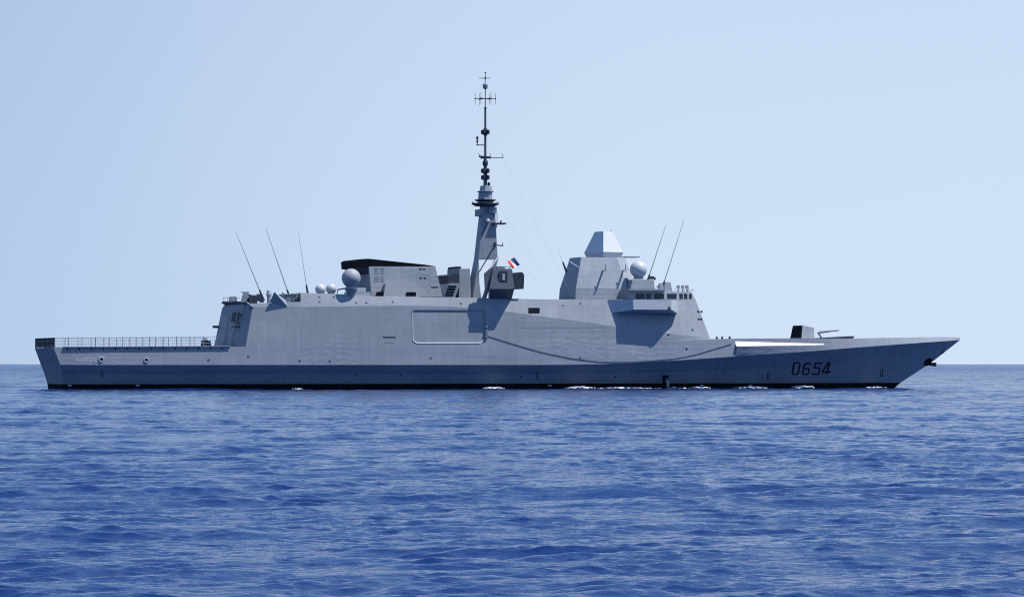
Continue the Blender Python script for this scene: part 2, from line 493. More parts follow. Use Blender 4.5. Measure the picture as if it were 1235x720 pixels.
# ---- surface lookup for things fixed to the side
def bvh_of(objs):
    vs, fs = [], []
    for o in objs:
        k = len(vs)
        vs += [v.co.copy() for v in o.data.vertices]
        fs += [[i + k for i in p.vertices] for p in o.data.polygons]
    return BVHTree.FromPolygons(vs, fs)
side = bvh_of([hull, superstructure])
ship_inv = (Matrix.Translation((0, DIST, 0)) @ Matrix.Rotation(YAW, 4, 'Z')).inverted()
eye_l = ship_inv @ Vector((0, 0, EYE))
def on_side(px, py, off=0.02):
    d = ship_inv.to_3x3() @ Vector(((px - CX) / FPX, 1, (HY - py) / FPX))
    h, nrm, _, _ = side.ray_cast(eye_l, d.normalized())
    if h is None:
        p = ship_pt(px, py, 9.0); return p
    nrm = nrm if nrm.y < 0 else -nrm
    h = h + nrm * off
    return (h.x, -h.y, h.z)
def plate(mb, poly, thick=0.03, base=0.0, mi=0):
    """a thin raised plate following the side, outline in measured points"""
    mb.prism([on_side(x, y, base - 0.01) for x, y in poly], [on_side(x, y, base + thick) for x, y in poly], mi)
def rect(x0, y0, x1, y1): return [(x0, y0), (x1, y0), (x1, y1), (x0, y1)]

# ---- bridge house on top, windows, wing
br = MB()
def lv(pairs): return [(ST(px, b), b, HT(px, py, b)) for px, py, b in pairs]
z361, z351 = HT(790, 361, 8), HT(790, 351, 8)
sN = ST(839, 6.6); sT = ST(834, 6.3)
lowB = [(ST(756, 8.0), 6.0, z361), (ST(757, 8.0), 8.0, z361), (ST(803, 8.0), 8.0, z361), (sN, 6.5, z361), (sN + 1.0, 3.0, z361)]
topB = [(ST(756, 8.0), 5.9, z351), (ST(757, 8.0), 7.75, z351), (ST(802, 7.75), 7.75, z351), (sT, 6.2, z351), (sT + 1.0, 2.8, z351)]
br.loft_sym([lowB, topB])
bridge = br.build('bridge', M['super'], ship)
bb = bvh_of([bridge])
def on_bridge(px, py, off=0.02):
    d = ship_inv.to_3x3() @ Vector(((px - CX) / FPX, 1, (HY - py) / FPX))
    h, nrm, _, _ = bb.ray_cast(eye_l, d.normalized())
    if h is None: return None
    nrm = nrm if nrm.y < 0 else -nrm
    h = h + nrm * off
    return (h.x, -h.y, h.z)
for x0, x1 in ((766.5, 777.5), (779.5, 785.5), (789, 801), (804.5, 816), (819.5, 823.5), (825, 829), (831, 834.2)):
    q = rect(x0, 354.3, x1, 360.4)
    a = [on_bridge(x, y, -0.02) for x, y in q]; b_ = [on_bridge(x, y, 0.025) for x, y in q]
    if None in a: continue
    MB().prism(a, b_).build('window', M['glass'], bridge)
rf = MB()
zr = z351 + 0.01
rf.prism([(ST(757, 8), 5, zr), (ST(757, 8), 8.75, zr), (ST(802, 8.6), 8.75, zr), (ST(803, 8.0), 7.0, zr)],
         [(ST(757, 8), 5, zr + .28), (ST(757, 8), 8.75, zr + .28), (ST(802, 8.6), 8.75, zr + .28), (ST(803, 8.0), 7.0, zr + .28)])
rf.build('roof_canopy', M['grey'], bridge)
for sg in (-1, 1):
    zt = HT(790, 361.6, 9.5); zo = HT(790, 373.6, 9.5); zi = HT(790, 378.4, 9)
    P_ = [(ST(735, 8.9), 8.3), (ST(764, 10.8), 10.8), (ST(810, 10.8), 10.8), (ST(818, 9.3), 9.3), (ST(815, 8.0), 8.0)]
    lo = [(p[0], p[1] * sg, z) for p, z in zip(P_, (zi, zo, zo, zi, zi))]
    hi = [(p[0], (p[1] - 0.12) * sg, zt) for p in P_]
    wing = MB().prism(lo, hi).build('bridge_wing', M['light'], ship)
b = MB(); c = ship_pt(747, 373.5, 9.1); b.box((c[0], c[1] + .05, c[2]), (.55, .25, .45)); b.build('navigation_light', M['dark'], wing)
b = MB(); c = ship_pt(807, 371.5, 10.75); b.box((c[0], c[1] + .05, c[2]), (.3, .2, .35)); b.build('navigation_light', M['dark'], wing)

# gear on the bridge roof
b = MB()
c = ship_pt(804, 346.5, 4); b.box((c[0], 4, c[2]), (1.3, 1.6, 1.5), taper=0.7)
c = ship_pt(797, 346, 5); b.box((c[0], 5, c[2]), (.8, .8, 1.1), taper=0.6)
b.tube(ship_pt(792, 346, 5), ship_pt(802, 341, 5), .12, .08)
b.build('director', M['grey'], ship)
for px in (818, 823.5, 828.5):
    b = MB(); c = ship_pt(px, 348.5, 3.5)
    b.tube((c[0], 3.5, z351 - .05), (c[0], 3.5, c[2]), .12); b.box((c[0], 3.5, c[2] + .3), (.45, .4, .5), taper=.8)
    b.build('searchlight', M['grey'], ship)
b = MB(); b.tube(ship_pt(830, 352, 4), ship_pt(830, 348, 4), .05); b.tube(ship_pt(836, 352, 4), ship_pt(836, 349, 4), .05); b.tube(ship_pt(812, 349, 4), ship_pt(836, 349.5, 4), .04)
b.build('roof_rail', M['grey'], ship)

# ---- deckhouse under the forward radome
dh = MB()
zl, zh = z351 - .4, HT(778, 337.5, 5)
dh.loft_sym([[(ST(758, 6), 6.0, zl - .8), (ST(791, 6), 6.0, zl - .8), (ST(795, 6), 3.0, zl - .8)], [(ST(763, 5.6), 5.6, zh), (ST(788.5, 5.6), 5.6, zh), (ST(791, 6), 2.8, zh)]])
dh.build('radome_deckhouse', M['super'], ship)
def radome(px, py, rp, b, foot=None, cut=-0.86, mat='white', nm='radome'):
    c = ship_pt(px, py, b); r = rp * 0.1236
    root = MB().sphere(c, r, cut=cut).build(nm, M[mat], ship, smooth=True)
    if foot:
        m = MB().lathe(c, [(r * .62, -r - foot), (r * .55, -r * .80)], 16)
        m.build('pedestal', M['grey'], root)
    return root
radome(770, 325, 10.4, 4.6, foot=.15)

# ---- radar tower and rotating radar housing
tw = MB()
def tl(py, dat): return [(ST(px, b), b, HT(720, py, 4)) for px, b in dat]
tw.loft_sym([tl(361.5, [(694, 4.3), (757, 4.3), (772, 2.4)]), tl(348, [(694.6, 4.2), (757, 4.2), (768, 2.3)]), tl(310, [(701, 2.9), (744, 2.9), (754, 1.3)])])
tower = tw.build('radar_tower', M['tower'], ship)
tb = bvh_of([tower])
def on_tower(px, py, off=0.0):
    d = ship_inv.to_3x3() @ Vector(((px - CX) / FPX, 1, (HY - py) / FPX))
    h, nrm, _, _ = tb.ray_cast(eye_l, d.normalized())
    return (h.x, -h.y, h.z) if h else ship_pt(px, py, 4)
for px, py in ((727, 326.5), (751, 326.5)):
    p = on_tower(px, py); b = MB()
    b.box((p[0], p[1] + .75, p[2]), (.26, 1.7, .14)); b.tube((p[0], p[1] + 1.4, p[2]), (p[0], p[1] + 1.4, p[2] + .9), .07)
    b.build('aerial_bracket', M['grey'], tower)
b = MB(); p = ship_pt(688.5, 317, 2.2); q = ship_pt(698, 322.5, 3.9); b.tube(p, q, .09); b.sphere(p, .16, n=8); b.build('floodlight', M['white'], tower)
rd = MB()
cc = ship_pt(728, 300, 0)
def ring4(py, k):
    """irregular four-sided plan, seen with one arris towards the viewer"""
    z = HT(728, py, 0); o = []
    for x, y in ((-1, -23), (23.5, 0), (1, 28), (-23, 12)):
        wx, wy = x * .1262 * k, y * .1262 * k
        o.append((cc[0] + wx * math.cos(YAW) + wy * math.sin(YAW), wx * math.sin(YAW) - wy * math.cos(YAW), z))
    return o
rd.prism(ring4(310.5, .88), ring4(304.6, 1.0))
rd.prism(ring4(304.55, .99), ring4(279.5, .45))
radar = rd.build('radar_housing', M['rdr'], ship)
b = MB(); b.tube(ship_pt(737, 280, 0), ship_pt(737, 277.5, 0), .07); b.build('lightning_rod', M['grey'], radar)
b = MB(); p = ship_pt(752, 310, 0); b.prism([(p[0], 1.2, p[2] - .1), (p[0] + 2.2, 1.2, p[2] - .1), (p[0] + 2.2, -1.2, p[2] - .1), (p[0], -1.2, p[2] - .1)], [(p[0], 1.2, p[2] + .05), (p[0] + 2.2, 1.2, p[2] + .05), (p[0] + 2.2, -1.2, p[2] + .05), (p[0], -1.2, p[2] + .05)])
b.build('platform', M['grey'], tower)

# ---- funnel block
fn = MB()
fn.loft_sym([[(ST(446, 5), 3.6, HT(450, 357, 5)), (ST(448, 5.2), 5.2, HT(450, 357, 5)), (ST(534, 5.2), 5.2, HT(534, 358, 5)), (ST(536, 5), 3.0, HT(534, 358, 5))],
             [(ST(444, 5), 3.4, HT(450, 321.4, 5)), (ST(445, 4.6), 4.6, HT(450, 321.4, 5)), (ST(525, 4.6), 4.6, HT(525, 321.4, 5)), (ST(526, 5), 3.0, HT(525, 321.4, 5))]])
funnel = fn.build('funnel', M['super'], ship)
cp = MB()
prof = [(440, 321.3), (429.5, 323.5), (428.6, 314.6), (432, 312.8), (444, 312), (514, 319.4), (525.5, 321.3)]
cp.prism([ship_pt(x, y, 4.55) for x, y in prof], [(lambda p: (p[0], -4.55, p[2]))(ship_pt(x, y, 4.55)) for x, y in prof])
cp.build('exhaust_hood', M['black'], funnel)
hb = MB()
prof = [(429.5, 322.5), (441, 321.6), (447, 327), (446, 333), (437, 326)]
hb.prism([ship_pt(x, y, 4.3) for x, y in prof], [(lambda p: (p[0], -4.3, p[2]))(ship_pt(x, y, 4.3)) for x, y in prof])
hb.build('hood_bracket', M['dark'], funnel)
fb = bvh_of([funnel])
def fun(px, py, off=0.02):
    d = ship_inv.to_3x3() @ Vector(((px - CX) / FPX, 1, (HY - py) / FPX))
    h, nrm, _, _ = fb.ray_cast(eye_l, d.normalized())
    if h is None: return ship_pt(px, py, 5)
    nrm = nrm if nrm.y < 0 else -nrm
    h = h + nrm * off
    return (h.x, -h.y, h.z)
def fplate(q, mat, nm, th=.03):
    MB().prism([fun(x, y, -.01) for x, y in q], [fun(x, y, th) for x, y in q]).build(nm, mat, funnel)
for x0, y0, x1, y1 in ((451.5, 322.8, 457, 331), (459, 322.8, 463.5, 331), (451.5, 333, 457, 341), (459, 333, 463.5, 341)):
    m = MB()
    k = 4
    for j in range(k):
        ya = y0 + (y1 - y0) * j / k
        q = rect(x0, ya, x1, ya + (y1 - y0) / k * .62)
        m.prism([fun(x, y, -.01) for x, y in q], [fun(x, y, .03) for x, y in q])
    m.build('vent_grille', M['mast'], funnel)
for x0, y0, x1, y1 in ((505.5, 323.6, 508.5, 325.4), (510, 323.6, 513, 325.4), (506, 334.4, 509, 336.4), (511, 334.4, 514, 336.4), (520, 345.8, 528, 347.2)):
    fplate(rect(x0, y0, x1, y1), M['dark'], 'vent_slot')
lb = MB()
lb.prism([ship_pt(462.5, 358, 6.4), ship_pt(506, 358.3, 6.4), (ship_pt(506, 358.3, 6.4)[0], 5, HT(506, 358.3, 6.4)), (ship_pt(462.5, 358, 6.4)[0], 5, HT(462.5, 358, 6.4))],
         [ship_pt(465, 342, 6.0), ship_pt(504, 342, 6.0), (ship_pt(504, 342, 6)[0], 4.6, HT(504, 342, 6)), (ship_pt(465, 342, 6)[0], 4.6, HT(465, 342, 6))])
low = lb.build('side_casing', M['super'], funnel)
m = MB(); p = ship_pt(496, 354.6, 6.45); m.box((p[0], 6.38, p[2]), (1.45, .12, .55)); m.build('intake_opening', M['black'], funnel)
m = MB(); p = ship_pt(459.5, 354.5, 6.2); m.prism([ship_pt(454, 357.5, 6), ship_pt(463, 357.5, 6), ship_pt(465.5, 352, 6), ship_pt(456, 352, 6)], [(lambda q: (q[0], 5.2, q[2]))(ship_pt(x, y, 6)) for x, y in ((454, 357.5), (463, 357.5), (465.5, 352), (456, 352))])
m.build('intake_opening', M['black'], funnel)
# pale shelf abaft the funnel
m = MB(); p = ship_pt(431, 349.5, 6.5); m.box((p[0], 6.2, p[2]), (2.3, 1.6, .6)); m.build('raft_container', M['white'], ship)
m = MB(); p = ship_pt(431, 354, 6.6); m.box((p[0], 6.6, p[2] - .1), (3.4, 2.2, .6)); m.build('raft_shelf', M['light'], ship)

# ---- after radomes
radome(386.5, 349, 6.2, 6.0, foot=.2)
radome(399.5, 348.6, 6.2, 6.0, foot=.2)
radome(423.5, 335.5, 11.2, 8.3, foot=.4, mat='dome')
m = MB(); p = ship_pt(423.5, 350, 8.3); m.lathe((p[0], 8.3, HT(423, 356, 8.3)), [(.35, -.2), (1.0, .9)], 16); m.build('radome_bracket', M['grey'], ship)
m = MB(); m.tube(ship_pt(407, 349.5, 7), ship_pt(418, 347.5, 7), .1); m.tube(ship_pt(407, 349.5, 7), ship_pt(407, 354, 7), .06); m.build('boom', M['grey'], ship)

# ---- intakes between funnel and mast
m = MB()
q = [(540, 342), (540.5, 332.5), (548, 330.5), (554, 331), (554, 341.5)]
m.prism([ship_pt(x, y, 4) for x, y in q], [(lambda p: (p[0], -4, p[2]))(ship_pt(x, y, 4)) for x, y in q]); m.build('air_intake', M['dark'], ship)
m = MB()
q = [(535, 359), (541.5, 341.5), (555, 341.5), (549, 359)]
m.prism([ship_pt(x, y, 4.4) for x, y in q], [(lambda p: (p[0], -4.4, p[2]))(ship_pt(x, y, 4.4)) for x, y in q])
louv = m.build('louvre_box', M['grey'], ship)
m = MB()
for k in range(4):
    y = 344.5 + k * 3.4; xo = 541.3 - (y - 342) * .36
    qq = rect(xo, y, xo + 10, y + 2.3)
    m.prism([ship_pt(x, yy, 4.38) for x, yy in qq], [ship_pt(x, yy, 4.46) for x, yy in qq])
m.build('louvre', M['black'], louv)
m = MB()
m.loft_sym([[(ST(554, 4), 3, HT(560, 359, 4)), (ST(554.5, 4), 3.6, HT(560, 359, 4)), (ST(569, 4), 3.6, HT(560, 359, 4))], [(ST(554, 4), 2.8, HT(560, 324, 4)), (ST(554.5, 3.4), 3.3, HT(560, 324, 4)), (ST(567, 3.4), 3.3, HT(560, 324, 4))]])
m.build('intake_casing', M['super'], ship)
m = MB(); m.box((ship_pt(555, 326, 3.2)[0], 0, HT(555, 325, 3.2)), (.5, 5.6, .9)); m.build('casing_ridge', M['dark'], ship)

# ---- mast
ms = MB()
def mr(py, xl, xr, bw):
    z = HT(585, py, 0)
    return [(ST(xl, -bw), bw, z), (ST(xr, bw), bw, z)]
ms.loft_sym([mr(313, 571.5, 600.3, 1.35), mr(252, 578.5, 597, .85), mr(246, 579, 595, .8)])
ms.loft_sym([mr(360, 562, 580.5, 1.9), mr(340, 566, 578, 1.65), mr(313.05, 571.5, 577.5, 1.352)])
mast = ms.build('mast', M['mast'], ship)
m = MB()
for bo in (.9, -.9):
    m.prism([(ST(599, bo) , bo + .18, HT(599, 311, bo)), (ST(600.3, bo), bo - .18, HT(600, 311, bo)), (ST(596, bo), bo - .18, HT(596, 317, bo)), (ST(594, bo), bo + .18, HT(594, 316, bo))],
            [(ST(583, bo), bo + .18, HT(583, 360, bo)), (ST(586, bo), bo - .18, HT(586, 360, bo)), (ST(586, bo), bo - .18, HT(586, 356, bo)), (ST(583, bo), bo + .18, HT(583, 356, bo))])
    m.tube(ship_pt(599, 312, bo), ship_pt(584.5, 358, bo), .28, .34)
m.build('strut', M['mast'], mast)
m = MB(); m.tube(ship_pt(598, 294, 1.3), ship_pt(578, 328, 1.6), .09); m.tube(ship_pt(590, 266, 1.2), ship_pt(579, 290, 1.4), .07); m.build('brace', M['dark'], mast)
def zc(py): return HT(585, py, 0)
sM = ship_pt(585.3, 250, 0)[0]
m = MB(); m.lathe((sM, 0, 0), [(1.5, zc(249)), (2.05, zc(246.6)), (2.05, zc(245.2)), (1.0, zc(244.8))], 20); m.build('platform', M['dark'], mast)
m = MB(); m.lathe((sM, 0, 0), [(1.0, zc(244)), (1.6, zc(242)), (1.6, zc(241)), (.9, zc(240.7))], 20); m.build('platform', M['dark'], mast)
m = MB()
def ring8(py, r, ds=0.0): return [(sM + ds + r * math.cos(R(22.5 + 45 * k)), r * math.sin(R(22.5 + 45 * k)), zc(py)) for k in range(8)]
m.prism(ring8(245, 1.15), ring8(232, 1.0)); m.prism(ring8(231.98, 1.25), ring8(231, 1.3)); m.prism(ring8(230.98, 1.0, .1), ring8(224.3, .82, .1))
m.build('sensor_drum', M['grey'], mast)
for k in range(8):
    a = R(45 * k)
    m = MB(); m.tube((sM + 2.0 * math.cos(a), 2.0 * math.sin(a), zc(246)), (sM + 2.0 * math.cos(a), 2.0 * math.sin(a), zc(243.4)), .05)
    m.build('stanchion', M['dark'], mast)
# topmast
m = MB()
m.tube((sM, 0, zc(225)), (sM, 0, zc(190.5)), .30, .24); m.tube((sM, 0, zc(190.5)), (sM, 0, zc(130)), .19, .16); m.tube((sM, 0, zc(130)), (sM, 0, zc(88.5)), .09, .05)
topm = m.build('topmast', M['cabin'], mast)
def cluster(py, r=.48, k0=0):
    m = MB()
    for k in range(4):
        a = R(45 + 90 * k) + YAW * 0 + R(k0)
        c = (sM + r * math.cos(a), r * math.sin(a), zc(py))
        m.lathe((c[0], c[1], c[2]), [(.12, -.34), (.24, -.22), (.24, .22), (.12, .34)], 10)
        m.tube((sM, 0, zc(py)), c, .07)
    m.lathe((sM, 0, zc(py)), [(.26, -.55), (.34, -.3), (.34, .3), (.26, .55)], 12)
    m.build('aerial_cluster', M['dark'], mast)
cluster(159.5); cluster(206.2); cluster(214.2)
m = MB(); m.lathe((sM, 0, zc(197)), [(.2, -.5), (.42, -.25), (.42, .2), (.2, .5)], 12); m.build('aerial_cluster', M['dark'], mast)
m = MB(); m.lathe((sM + .55, 0, zc(222.5)), [(.05, -.3), (.22, -.1), (.22, .2), (.1, .35)], 10); m.build('beacon', M['dark'], mast)
m = MB(); z = zc(190.3)
m.tube((ST(578, 0), 0, z + .15), (ST(592, 0), 0, z), .16); m.tube((ST(591, 0), 0, z), (ST(607, 0), 0, z), .055)
m.tube((sM, -2.4, z), (sM, 2.4, z), .09)
for px in (578, 592, 606.5):
    m.tube((ST(px, 0), 0, z), (ST(px, 0), 0, z + .45), .045); m.tube((ST(px, 0), 0, z + .45), (ST(px - 1.6, 0), 0, z + .62), .045)
m.build('yard', M['dark'], mast)
m = MB(); z = zc(175.3); m.tube((ST(574.5, 0), 0, z), (sM, 0, z), .07); m.tube((ST(575.6, 0), 0, z), (ST(575.6, 0), 0, z + .5), .08)
m.lathe((ST(575.6, 0), 0, z + .35), [(.1, 0), (.17, .15), (.12, .35), (.1, .45), (.18, .6), (.18, .85), (.06, .95)], 10); m.build('wind_sensor', M['dark'], mast)
m = MB(); z = zc(119.4)
for k in range(6):
    a = R(60 * k) + .2
    L = 1.5
    e = (sM + L * math.cos(a), L * math.sin(a), z)
    m.tube((sM, 0, z), e, .045); m.tube((e[0], e[1], z - .85), (e[0], e[1], z + .85), .03); m.sphere(e, .12, n=8)
m.build('dipole_ring', M['dark'], mast)
m = MB(); m.lathe((sM, 0, zc(104.5)), [(.2, -.42), (.36, -.2), (.42, .25), (.25, .42)], 12); m.build('lantern_array', M['grey'], mast)
m = MB(); z = zc(94.6); m.tube((ST(577.5, 0), 0, z), (ST(592, 0), 0, z), .04); m.tube((sM, -.95, z), (sM, .95, z), .04); m.sphere((sM, 0, z), .15, n=8)
m.build('cross_aerial', M['dark'], mast)
m = MB(); m.lathe((sM, 0, zc(130.5)), [(.1, -.1), (.34, 0), (.1, .1)], 10); m.build('collar', M['dark'], mast)
m = MB(); m.lathe((sM, 0, zc(88.3)), [(.03, -.12), (.17, .08), (.05, .12)], 8)
m.build('truck_cap', M['dark'], mast)
# forward platforms on the mast
m = MB(); p = ship_pt(597, 270, 0); m.box((p[0] + .2, 0.4, p[2]), (2.2, 2.4, .22)); m.tube(ship_pt(604, 269, .4), ship_pt(604, 266, .4), .12); m.tube(ship_pt(599.5, 268, .4), ship_pt(599.5, 258, .4), .05)
m.tube(ship_pt(599, 270, .6), ship_pt(599, 275, .6), .07); m.build('radar_platform', M['dark'], mast)
m = MB(); m.sphere(ship_pt(588.5, 266.5, 1.35), .30, n=12); m.build('small_dome', M['white'], mast)
m = MB(); m.tube(ship_pt(596, 295.5, .8), ship_pt(607, 296.5, .8), .09); m.tube(ship_pt(606.3, 296.5, .8), ship_pt(606.3, 293, .8), .06); m.tube(ship_pt(597, 297, 1.2), ship_pt(597, 292.5, 1.2), .2); m.build('side_arm', M['dark'], mast)
m = MB(); m.box((ship_pt(580.5, 257, 1)[0], 0, HT(580, 257, 0)), (.8, 2.3, 1.0)); m.box((ship_pt(594, 254, 1)[0], .2, HT(590, 254, 0)), (1.2, 2.0, .9)); m.build('junction_box', M['mast'], mast)

# ---- sensor cabin overhanging the ship's side, beside the mast
cb = MB()
def cl(data): return [(ST(px, b), b, HT(605, py, b)) for px, py, b in data]
lo = cl([(590.5, 348.2, 10.85), (620.5, 348.2, 10.85), (617.5, 348.2, 7.0), (589, 348.2, 7.0)])
hi = cl([(594.6, 324.2, 10.45), (617.6, 324.2, 10.45), (615, 324.2, 7.4), (592, 324.2, 7.4)])
cb.prism(lo, hi)
un = cl([(591, 360.4, 8.5), (617.2, 360.4, 8.5), (614, 360.4, 7.0), (589, 360.4, 7.0)])
cb.prism(un, cl([(590.6, 348.25, 10.83), (620.4, 348.25, 10.83), (617.4, 348.25, 7.0), (589.1, 348.25, 7.0)]))
cabin = cb.build('sensor_cabin', M['cabin'], ship)
m = MB(); q = rect(602, 327, 612, 340); m.prism([ship_pt(x, y, 10.4) for x, y in q], [ship_pt(x, y, 10.76) for x, y in q]); m.build('sensor_panel', M['dark'], cabin)
m = MB(); q = rect(606, 330, 609, 338); m.prism([ship_pt(x, y, 10.6) for x, y in q], [ship_pt(x, y, 10.80) for x, y in q]); m.build('panel_plate', M['light'], cabin)
m = MB(); q = [(619, 329.2), (630, 328.2), (632.4, 332), (631.6, 348.5), (620.5, 349.2)]
m.prism([ship_pt(x, y, 8.9) for x, y in q], [(lambda p: (p[0], 7.2, p[2]))(ship_pt(x, y, 8.9)) for x, y in q]); m.build('side_box', M['dark'], cabin)
m = MB(); q = [(584.5, 330), (589, 326), (595, 321.5), (590.6, 347), (586, 360.5), (581.5, 360.5), (585.5, 350)]
m.prism([ship_pt(x, y, 10.3) for x, y in q], [(lambda p: (p[0], 9.9, p[2]))(ship_pt(x, y, 10.3)) for x, y in q]); m.build('support_fin', M['cabin'], cabin)
m = MB(); m.tube(ship_pt(590, 326, 8.5), ship_pt(600.5, 310.5, 6), .16); m.build('strut', M['mast'], cabin)
m = MB()
for px in (597, 603, 609, 615): m.tube(ship_pt(px, 324.4, 8.6), ship_pt(px, 321.6, 8.6), .06)
m.box((ship_pt(603, 322.8, 8.4)[0], 8.4, HT(603, 322.9, 8.4)), (1.1, .8, .4)); m.tube(ship_pt(595, 321.6, 8.6), ship_pt(617, 321.8, 8.6), .05); m.build('roof_rail', M['mast'], cabin)

# ---- kite-shaped sponson, davits and roof gear by the hangar
m = MB()
Aq, Bq, Cq, Dq = ship_pt(330.8, 352, 9.75), ship_pt(346.6, 369.2, 9.15), ship_pt(325, 364.5, 8.95), ship_pt(345, 362.0, 8.4)
m.face([Aq, Bq, Cq]); m.face([Aq, Dq, Bq]); m.face([Bq, Dq, Cq]); m.face([Aq, Cq, Dq]); m.build('side_sponson', M['grey'], ship)
m = MB(); p = ship_pt(300, 367.5, 9); m.prism([ship_pt(297, 364, 9.3), ship_pt(305.8, 370.5, 9.6), ship_pt(299.5, 371.5, 9.2)], [ship_pt(298, 364, 8.4), ship_pt(306, 369, 8.4), ship_pt(300, 370, 8.4)]); m.build('side_sponson', M['grey'], ship)
m = MB()
m.prism([ship_pt(x, y, 7.5) for x, y in ((290, 364.5), (297.5, 364.5), (300.5, 352), (289.5, 352), (293, 354))], [ship_pt(x, y, 6.4) for x, y in ((290, 364.5), (297.5, 364.5), (300.5, 352), (289.5, 352), (293, 354))]); m.build('hangar_control_post', M['grey'], ship)
m = MB()
for a in range(7):
    px = 300 + a * 2.6; p = ship_pt(px, 362 - (a % 3) * 1.6, 6.5 + (a % 2)); m.box(p, (.5 + .2 * (a % 3), .7, .7 + .3 * (a % 2)), taper=.85)
m.tube(ship_pt(298, 355, 7), ship_pt(316, 361, 7), .13); m.tube(ship_pt(303, 366, 7), ship_pt(313, 357.5, 7), .1)
m.build('decoy_launcher', M['dark'], ship)
m = MB(); p = ship_pt(324.5, 358, 6); m.lathe((p[0], 6, HT(324, 366, 6)), [(.3, 0), (.32, .9), (.42, 1.3), (.3, 1.9), (.05, 2.0)], 12); m.build('dome_pillar', M['light'], ship)
m = MB()
for px in (341.5, 353, 357.5, 362): m.tube(ship_pt(px, 364.5, 7.5), ship_pt(px, 353.5, 7.5), .07)
m.tube(ship_pt(341, 355, 7.5), ship_pt(363, 354.5, 7.5), .06); m.tube(ship_pt(353, 363, 7.5), ship_pt(362, 354, 7.5), .09); m.box(ship_pt(349, 360.5, 7), (.9, .9, 1.0)); m.box(ship_pt(341, 355, 7.5), (.25, .25, .5)); m.box(ship_pt(356, 362, 7), (.8, .8, .5)); m.build('davit_frame', M['mast'], ship)
m = MB()
q = [(296, 366), (297, 363.5), (299, 363.5), (304, 364.5), (304, 367), (299, 368)]
m.prism([ship_pt(x, y, 8.0) for x, y in q], [ship_pt(x, y, -7.0) for x, y in ((267, 366), (268, 363.5), (272, 363.8), (278, 364.5), (278, 367), (272, 368))]); m.build('hangar_roof_walkway', M['dark'], ship)
m = MB()
for px in (270, 274, 279, 284): m.tube(ship_pt(px, 365, 0), ship_pt(px, 358.5, 0), .045)
m.tube(ship_pt(269, 358.8, 0), ship_pt(289, 359.6, 0), .04); m.build('walkway_rail', M['mast'], ship)
m = MB(); m.box(ship_pt(281, 361, -2), (1.2, .7, .8), taper=.8); m.build('roof_locker', M['mast'], ship)

# after face of the hangar: door, openings, ladder
hb_ = bvh_of([superstructure])
def aft_pt(b, z):
    """point on the hangar's after face"""
    k = (z - L0[0][2]) / (L1[0][2] - L0[0][2])
    return (L0[0][0] + (L1[0][0] - L0[0][0]) * k, b, z)
def aft_plate(b0, b1, z0, z1, mat, nm, d=.06):
    c = [aft_pt(b0, z0), aft_pt(b1, z0), aft_pt(b1, z1), aft_pt(b0, z1)]
    return MB().prism([(p[0] + .02, p[1], p[2]) for p in c], [(p[0] - d, p[1], p[2]) for p in c]).build(nm, mat, superstructure)
zd0 = L0[0][2]
aft_plate(-6.5, -1.0, zd0 + .1, zd0 + 4.6, M['mast'], 'hangar_door')
aft_plate(1.4, 6.2, zd0 + 3.7, zd0 + 5.0, M['dark'], 'window', .08)
aft_plate(2.0, 4.2, zd0 + .1, zd0 + 2.2, M['mast'], 'door')
m = MB()
for b0 in (4.9, 5.4):
    m.tube(tuple(Vector(aft_pt(b0, zd0)) + Vector((-.12, 0, 0))), tuple(Vector(aft_pt(b0, zd0 + 5.4)) + Vector((-.12, 0, 0))), .05)
for k in range(14): m.tube(tuple(Vector(aft_pt(4.9, zd0 + .3 + k * .37)) + Vector((-.12, 0, 0))), tuple(Vector(aft_pt(5.4, zd0 + .3 + k * .37)) + Vector((-.12, 0, 0))), .035)
m.build('ladder', M['light'], superstructure)
for z, w in ((2.9, .7), (3.5, .35), (4.6, .5)):
    m = MB(); p = ship_pt(288, 0, 0)
    c = aft_pt(7.1, zd0 + z); m.box((c[0] - .3, 7.0, c[2]), (w * 1.5, 1.3, .2)); m.build('ledge', M['dark'], superstructure)
m = MB(); c = aft_pt(-6.9, zd0 + 3.0); m.box((c[0] - .45, -7.0, c[2]), (.8, .8, .35)); m.build('floodlight', M['dark'], superstructure)

